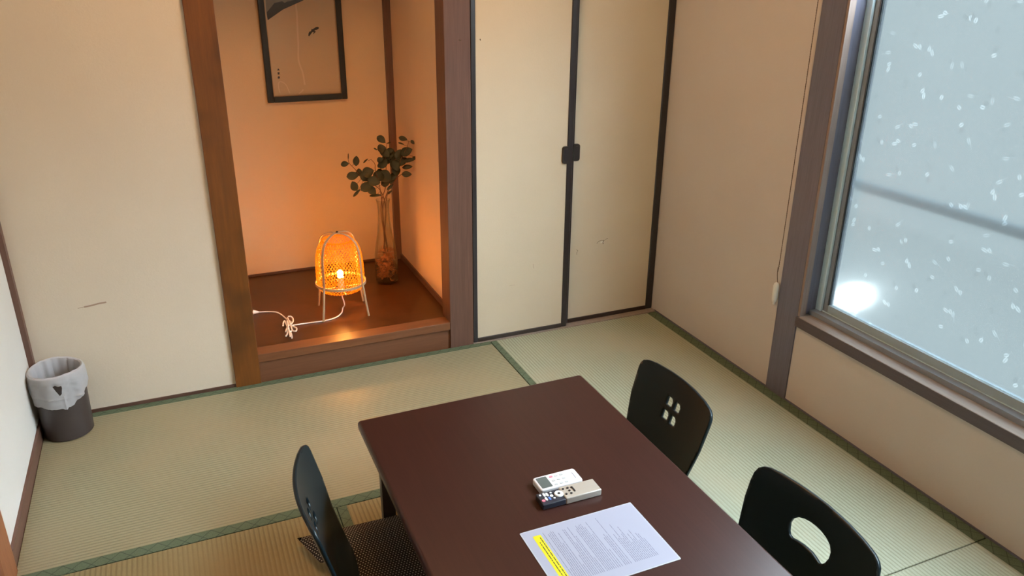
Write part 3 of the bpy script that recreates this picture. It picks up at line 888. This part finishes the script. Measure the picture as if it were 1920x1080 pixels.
def flat_shape(name, pix, mat, off, parent=prn):
    c = [on_y(u, v, PF) for u, v in pix]; bm = bmesh.new()
    pts = [(p.x-(x0+x1)/2, p.z-z0) for p in c]
    xm = hw-fw-q
    pts = [(max(-xm, min(xm, a)), min(h-fw-q, b)) for a, b in pts]
    f = [bm.verts.new((a, -.008-off, b)) for a, b in pts]; g = [bm.verts.new((a, -.008, b)) for a, b in pts]
    bm.faces.new(f); n = len(f)
    for i in range(n): bm.faces.new((f[i], f[(i+1) % n], g[(i+1) % n], g[i]))
    bmesh.ops.triangulate(bm, faces=[fc for fc in bm.faces if len(fc.verts) > 4])
    return obj(name, bm, mat, parent)
c5 = lambda L_: [(470+a/5.4, a2/5.4) for a, a2 in L_]
flat_shape('eaves', c5([(160, 125), (205, 75), (240, 30), (262, 42), (280, 22), (305, 38), (318, 12), (345, 30), (370, 15), (440, 8), (500, -20), (560, -60), (700, -130), (700, -90), (520, 10), (330, 95), (172, 205)]), 'roof_grey', .0006)
flat_shape('snow', c5([(150, 20), (158, 125), (205, 75), (240, 30), (262, 42), (280, 22), (305, 38), (318, 12), (345, 30), (370, 15), (440, 8), (500, -20), (560, -60), (700, -130), (400, -130), (150, -60)]), 'roof_pale', .0004)
c6 = lambda L_: [(560+a/21.6, 30+a2/21.6) for a, a2 in L_]
flat_shape('bird', c6([(390, 790), (400, 700), (440, 630), (490, 620), (520, 560), (505, 510), (545, 540), (600, 545), (640, 490), (700, 445), (790, 440), (825, 475), (800, 520), (730, 560), (650, 580), (640, 610), (690, 630), (690, 650), (640, 680), (610, 740), (595, 700), (610, 640), (560, 650), (500, 720), (440, 810), (410, 820)]), 'bird_black', .0006)
c7 = lambda L_: [(505+a/27, 115+a2/27) for a, a2 in L_]
bmn = 0
for pts in ([(445, 350), (520, 440), (500, 462), (440, 452), (410, 500), (415, 420)], [(415, 550), (515, 550), (515, 670), (425, 670)], [(480, 750), (535, 780), (530, 870), (440, 880), (425, 850), (470, 820), (420, 790)]):
    flat_shape('brush_character', c7(pts), 'roof_grey', .0005)
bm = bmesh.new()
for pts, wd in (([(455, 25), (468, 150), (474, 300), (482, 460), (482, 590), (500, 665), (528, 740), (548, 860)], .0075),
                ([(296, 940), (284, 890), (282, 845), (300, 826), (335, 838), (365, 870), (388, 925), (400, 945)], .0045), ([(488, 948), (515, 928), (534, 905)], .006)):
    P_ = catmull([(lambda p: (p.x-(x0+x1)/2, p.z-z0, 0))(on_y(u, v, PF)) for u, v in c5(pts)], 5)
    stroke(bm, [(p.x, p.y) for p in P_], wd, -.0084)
obj('painted_reflection', bm, 'painted_reflection', prn)  # strokes paint the reflections seen in the picture's covering
obj('glazing', B(-hw+fw+q, hw-fw-q, -.0125, -.0110, fw+q, h-fw-q), 'clear_glass', t)

# ------------------------------------------------------------------ bamboo lamp
LX, LY = .617, 3.340
t = thing('bamboo_lamp', 'lit woven bamboo table lamp with white cord on the alcove floor', 'lamp', (LX, LY, AZ))
angs = [math.atan2(y-LY, x-LX) for x, y in ((.512, 3.254), (.703, 3.250), (.723, 3.414), (.528, 3.440))]
for a in angs:
    r = bmesh.new(); c, s_ = math.cos(a), math.sin(a)
    tube(r, [(.137*c, .137*s_, 0), (.128*c, .128*s_, .06), (.115*c, .115*s_, .155)], .0052, 10, 4)
    obj('leg', r, 'bamboo', t, smooth=True)
for a, b in ((0, 2), (1, 3)):
    r = bmesh.new(); pts = []
    prof = [(.115, .140), (.1135, .20), (.1115, .26), (.104, .312), (.085, .349), (.045, .371)]
    ca_ = angs[a]; cb_ = angs[b]
    pts = [(rr*math.cos(ca_), rr*math.sin(ca_), z) for rr, z in prof] + [(0, 0, .377-.004*a)] + [(rr*math.cos(cb_), rr*math.sin(cb_), z) for rr, z in prof[::-1]]
    tube(r, pts, 0, smooth=6, flat=(.0118, .0028))
    obj('hoop', r, 'bamboo', t)
r = bmesh.new(); lathe(r, [(.108, .138), (.1125, .138), (.1125, .150), (.108, .150)], 48, closed=True); obj('ring', r, 'bamboo', t, smooth=True)
def shade_prof(s):
    P = [(0, .055, .105), (.06, .088, .110), (.14, .103, .130), (.3, .1065, .175), (.5, .105, .225), (.7, .101, .272), (.85, .093, .306), (.95, .081, .329), (1, .067, .344)]
    for (a, r0, z0_), (b, r1, z1_) in zip(P, P[1:]):
        if s <= b: k = (s-a)/(b-a); return r0+(r1-r0)*k, z0_+(z1_-z0_)*k
    return P[-1][1:]
r = bmesh.new(); NS = 44
for fam in (1, -1):
    for k in range(NS):
        prev = None
        for q_ in range(29):
            s_ = q_/28; rr, z = shade_prof(s_); rr += .0007*fam*math.cos(q_*1.7+k*PI)
            th = 2*PI*k/NS + fam*s_*1.75
            hwid = .0018/rr
            v0 = r.verts.new(((rr)*math.cos(th-hwid), rr*math.sin(th-hwid), z-.0012*fam*0)); v1 = r.verts.new((rr*math.cos(th+hwid), rr*math.sin(th+hwid), z))
            if prev: r.faces.new((prev[0], prev[1], v1, v0))
            prev = (v0, v1)
obj('shade', r, 'bamboo_strip', t, solid=.0008)
r = bmesh.new(); lathe(r, [(.063, .340), (.069, .340), (.069, .347), (.063, .347)], 40, closed=True); obj('shade_ring', r, 'bamboo_strip', t, smooth=True)
r = bmesh.new(); lathe(r, [(0, .100), (.014, .100), (.014, .166), (0, .166)], 20)
obj('socket', r, 'cord_white', t, smooth=True)
r = bmesh.new(); lathe(r, [(0, .168), (.007, .170), (.012, .177), (.0135, .185), (.012, .192), (.007, .198), (0, .200)], 24)
obj('bulb', r, 'bulb_glow', t, smooth=True)
r = bmesh.new(); 
for a in (0, PI/2): tube(r, [(.10*math.cos(a), .10*math.sin(a), .118), (-.10*math.cos(a), -.10*math.sin(a), .118)], .003, 6, 0)
obj('cross_bar', r, 'bamboo', t)
r = bmesh.new(); lathe(r, [(0, .372), (.005, .372), (.006, .380), (0, .384)], 12); obj('screw', r, 'picture_frame', t)

# power cord with knotted bundle
zf = AZ+.003
P = [Vector((LX, LY, AZ+.098)), Vector((LX+.001, LY-.002, AZ+.07)), Vector((LX+.006, LY-.014, AZ+.035))] + [on_z(u, v, zf+dz) for u, v, dz in ((643, 577, .012), (640, 587, .002), (628, 596, 0), (605, 602, 0), (575, 606, 0), (548, 610, .006))]
off = Vector((LX, LY, AZ))
r = bmesh.new(); tube(r, [p-off for p in P], .0030, 8, 8)
P2 = [on_z(u, v, zf+dz) for u, v, dz in ((546, 604, .010), (536, 597, .004), (526, 589, 0), (516, 585, 0), (500, 584.5, 0), (488, 585, 0), (474, 585, 0))]
tube(r, [p-off for p in P2], .0030, 8, 8)
cord = obj('power_cord', r, 'cord_white', t, smooth=True, label='white power cord with a knotted bundle')
r = bmesh.new()
cb0 = lambda a, b: (465+a/12, 560+b/12)
loops = [[(900, 400), (960, 400), (1010, 450), (1010, 520), (960, 570), (930, 520), (890, 430), (905, 520), (930, 600)],
         [(790, 610), (795, 540), (825, 500), (850, 560), (890, 640), (900, 700)],
         [(880, 500), (900, 580), (920, 690), (940, 740), (1000, 715)],
         [(930, 500), (900, 600), (860, 700), (850, 745)],
         [(960, 590), (980, 660), (1010, 720), (1080, 730), (1095, 670), (1050, 640), (990, 610)],
         [(900, 730), (880, 800), (855, 840)], [(950, 730), (975, 800), (990, 885)], [(930, 740), (935, 800), (950, 850)]]
rnd = random.Random(2)
for lp in loops:
    pts = [on_z(*cb0(a, b), zf+.004+rnd.uniform(0, .014))-off for a, b in lp]
    tube(r, pts, .0034, 8, 6)
obj('knot_bundle', r, 'cord_white', cord, smooth=True)
r = bmesh.new(); a_ = on_z(485, 585, zf+.006)-off; b_ = on_z(475, 585.5, zf+.006)-off
tube(r, [a_, (a_+b_)/2, b_], lambda s: .004+.007*s, 10, 0); obj('plug', r, 'cord_white', cord)

# ------------------------------------------------------------------ glass vase with branches
VX, VY = .899, 3.615
t = thing('glass_vase', 'tall clear glass vase with narrow neck on the alcove floor', 'vase', (VX, VY, AZ))
outer = [(0, 0), (.050, 0), (.055, .006), (.0565, .03), (.0565, .10), (.054, .15), (.047, .20), (.036, .26), (.0295, .32), (.0275, .37), (.029, .40), (.0345, .425)]
inner = [(.0325, .4255), (.0265, .40), (.025, .37), (.0270, .32), (.0335, .26), (.0445, .20), (.0515, .15), (.0540, .10), (.054, .03), (.051, .014), (0, .012)]
r = bmesh.new(); lathe(r, outer+inner, 48); obj('body', r, 'vase_glass', t, smooth=True)
r = bmesh.new(); rnd = random.Random(11)
for k in range(150):
    z = .022+.155*rnd.random()**1.0; rmax = .043 if z < .13 else .036
    a = rnd.uniform(0, 2*PI); rad = rmax*math.sqrt(rnd.random()); c = Vector((rad*math.cos(a), rad*math.sin(a), z))
    d = Vector((rnd.uniform(-1, 1), rnd.uniform(-1, 1), rnd.uniform(-.6, .6))).normalized()*.012
    e = d.orthogonal().normalized()*rnd.uniform(.003, .009)
    pts = [c-d, c-d*.4+e, c+d*.4+e*.6, c+d]
    pts = [Vector((p.x, p.y, max(.018, min(.185, p.z)))) for p in pts]
    for p in pts:
        rr = math.hypot(p.x, p.y); lim = .0485 if p.z < .15 else .042
        if rr > lim: p.x *= lim/rr; p.y *= lim/rr
    tube(r, pts, 0, smooth=3, flat=(rnd.uniform(.004, .009), .0012))
f = obj('wood_shavings', r, 'wood_chip', t); f['kind'] = 'stuff'

VT = AZ+.425
def leaf_mesh(bm, c, ax, nrm, la, lb):
    """pointed oval leaf around c, folded a little along its vein"""
    ax = ax.normalized(); nrm = (nrm-ax*nrm.dot(ax)).normalized(); sd = nrm.cross(ax)
    rows = []; n = 8
    for i in range(n+1):
        s_ = i/n; x = (s_-.5)*la; wd = lb/2*(math.sin(PI*s_**.85)**.75 if 0 < s_ < 1 else 0)
        bend = -la*.18*(s_-.5)**2
        if i in (0, n): rows.append([bm.verts.new(c+ax*x+nrm*bend)])
        else: rows.append([bm.verts.new(c+ax*x+nrm*(bend+(wd*.22 if k else 0))+sd*(wd*k)) for k in (-1, 0, 1)])
    for a, b in zip(rows, rows[1:]):
        if len(a) == 1: bm.faces.new((a[0], b[0], b[1])); bm.faces.new((a[0], b[1], b[2]))
        elif len(b) == 1: bm.faces.new((a[0], b[0], a[1])); bm.faces.new((a[1], b[0], a[2]))
        else: bm.faces.new((a[0], b[0], b[1], a[1])); bm.faces.new((a[1], b[1], b[2], a[2]))
q7 = lambda a, b: (640+a/7.712, 240+b/7.712)
SC = 1/7.712*3.9/F_PX
branches = [
 # label, tip chain of the stem in crop pixels (x, y, depth shift), leaves (x, y, length, width, angle deg from +x up, depth shift)
 ('eucalyptus branch leaning far left, its leaf tips lowest beside the lamp', 'left',
  [(620, 1000, 0), (560, 900, 0), (420, 800, -.01), (300, 720, -.02), (200, 600, -.02), (110, 500, -.02), (95, 380, -.02)],
  [(50, 522, 112, 80, 10, -.02), (215, 475, 150, 85, 90, -.02), (100, 410, 90, 16, 86, -.02), (165, 690, 175, 110, 12, -.02), (258, 640, 110, 90, 100, -.01),
   (190, 840, 150, 115, 120, -.03), (222, 940, 150, 40, 45, -.03), (345, 700, 150, 130, 60, -.03)]),
 ('eucalyptus branch low in the middle with large overlapping round leaves', 'middle',
  [(615, 1000, 0), (560, 880, -.02), (520, 740, -.03), (490, 600, -.03), (485, 520, -.03), (430, 455, -.03)],
  [(385, 640, 170, 140, 20, -.03), (470, 770, 185, 130, -15, -.05), (365, 850, 190, 130, 35, -.05), (440, 905, 150, 110, -40, -.04), (495, 975, 190, 42, 3, -.04),
   (540, 690, 180, 150, 70, -.02), (640, 700, 210, 170, -40, -.03), (350, 475, 95, 24, 40, -.03), (640, 790, 150, 110, 20, -.02), (560, 640, 120, 90, 0, .0)]),
 ('eucalyptus branch rising straight up in front of the corner post', 'upright',
  [(610, 1000, 0), (640, 850, .01), (650, 650, .01), (640, 450, .01), (650, 330, .01), (660, 225, .01)],
  [(577, 165, 150, 95, -40, .01), (582, 295, 130, 115, 10, .01), (630, 360, 180, 110, -40, .01), (495, 305, 60, 20, -30, .01), (560, 460, 100, 75, 20, 0), (610, 515, 170, 130, 60, -.01),
   (730, 400, 170, 120, 70, .02), (700, 330, 120, 80, 20, .02), (640, 440, 120, 100, 0, .02), (680, 470, 100, 110, 90, .02), (690, 215, 70, 16, 10, .01), (680, 400, 170, 130, 10, .02), (560, 540, 90, 60, 40, 0)]),
 ('eucalyptus branch leaning right, its leaves nearest the alcove side wall', 'right',
  [(625, 1000, 0), (700, 850, 0), (770, 700, .0), (830, 560, -.02), (870, 430, -.02), (940, 300, -.03), (975, 190, -.03)],
  [(890, 152, 130, 66, -15, -.03), (1030, 205, 75, 45, -50, -.03), (865, 225, 100, 22, -20, -.02), (940, 345, 185, 130, 25, -.03), (975, 465, 200, 60, 12, -.03), (1070, 425, 100, 30, -5, -.03),
   (825, 375, 150, 95, 60, -.01), (880, 480, 160, 110, 40, -.02), (955, 565, 150, 66, 8, -.02), (780, 540, 190, 130, -60, -.02), (790, 620, 150, 120, -80, -.02), (840, 430, 120, 90, 0, -.01)]),
 ('short eucalyptus branch low on the right with one separate oval leaf', 'low right',
  [(622, 1000, 0), (680, 900, -.01), (760, 780, -.02), (830, 700, -.02), (900, 650, -.02)],
  [(945, 668, 145, 82, 0, -.02), (760, 690, 150, 90, 60, -.02), (705, 855, 130, 40, 45, -.02), (730, 760, 110, 80, 70, -.01), (700, 930, 90, 30, 40, -.01)])]
rnd = random.Random(5)
for bi, (lab, _, chain, leaves) in enumerate(branches):
    a0 = 2*PI*bi/5+.4
    base = Vector((VX+.012*math.cos(a0+2.5), VY+.012*math.sin(a0+2.5), AZ+.14+.01*bi))
    t = thing('eucalyptus_branch', lab, 'branch', tuple(base), 0, 'eucalyptus branches in the glass vase')
    nk = Vector((VX+.012*math.cos(a0), VY+.012*math.sin(a0), VT-.05)) - base
    pts = [Vector((0, 0, 0)), nk]
    for a, b, dy in chain[1:]:
        pts.append(on_y(*q7(a, b), VY+dy)-base)
    r = bmesh.new(); tube(r, pts, lambda s: .0026-.0014*s, 6, 5)
    node = [p for p in catmull(pts[1:], 8)]
    rl = bmesh.new()
    for x, y, la, lb, an, dy in leaves:
        c = on_y(*q7(x, y), VY+dy)-base
        an = math.radians(an)
        ax = RIGHT*math.cos(an)+UP*math.sin(an)
        ax = ax + FWD*rnd.uniform(-.25, .25)
        nrm = -FWD + RIGHT*rnd.uniform(-.35, .35) + UP*rnd.uniform(-.2, .35)
        leaf_mesh(rl, c, ax, nrm, la*SC, lb*SC*1.05)
        j = min(node, key=lambda p: (p-c).length)
        if (j-c).length > .012:
            tube(r, [j, (j+c)/2+Vector((0, .002, -.003)), c+(j-c).normalized()*la*SC*.35], .0009, 5, 3)
    obj('stem', r, 'dried_stem', t, smooth=True)
    obj('foliage', rl, 'eucalyptus_leaf', t, smooth=True, solid=.0007)

# daylight falls in through window_1; besides the bulb, an outdoor globe and a ceiling lamp are added
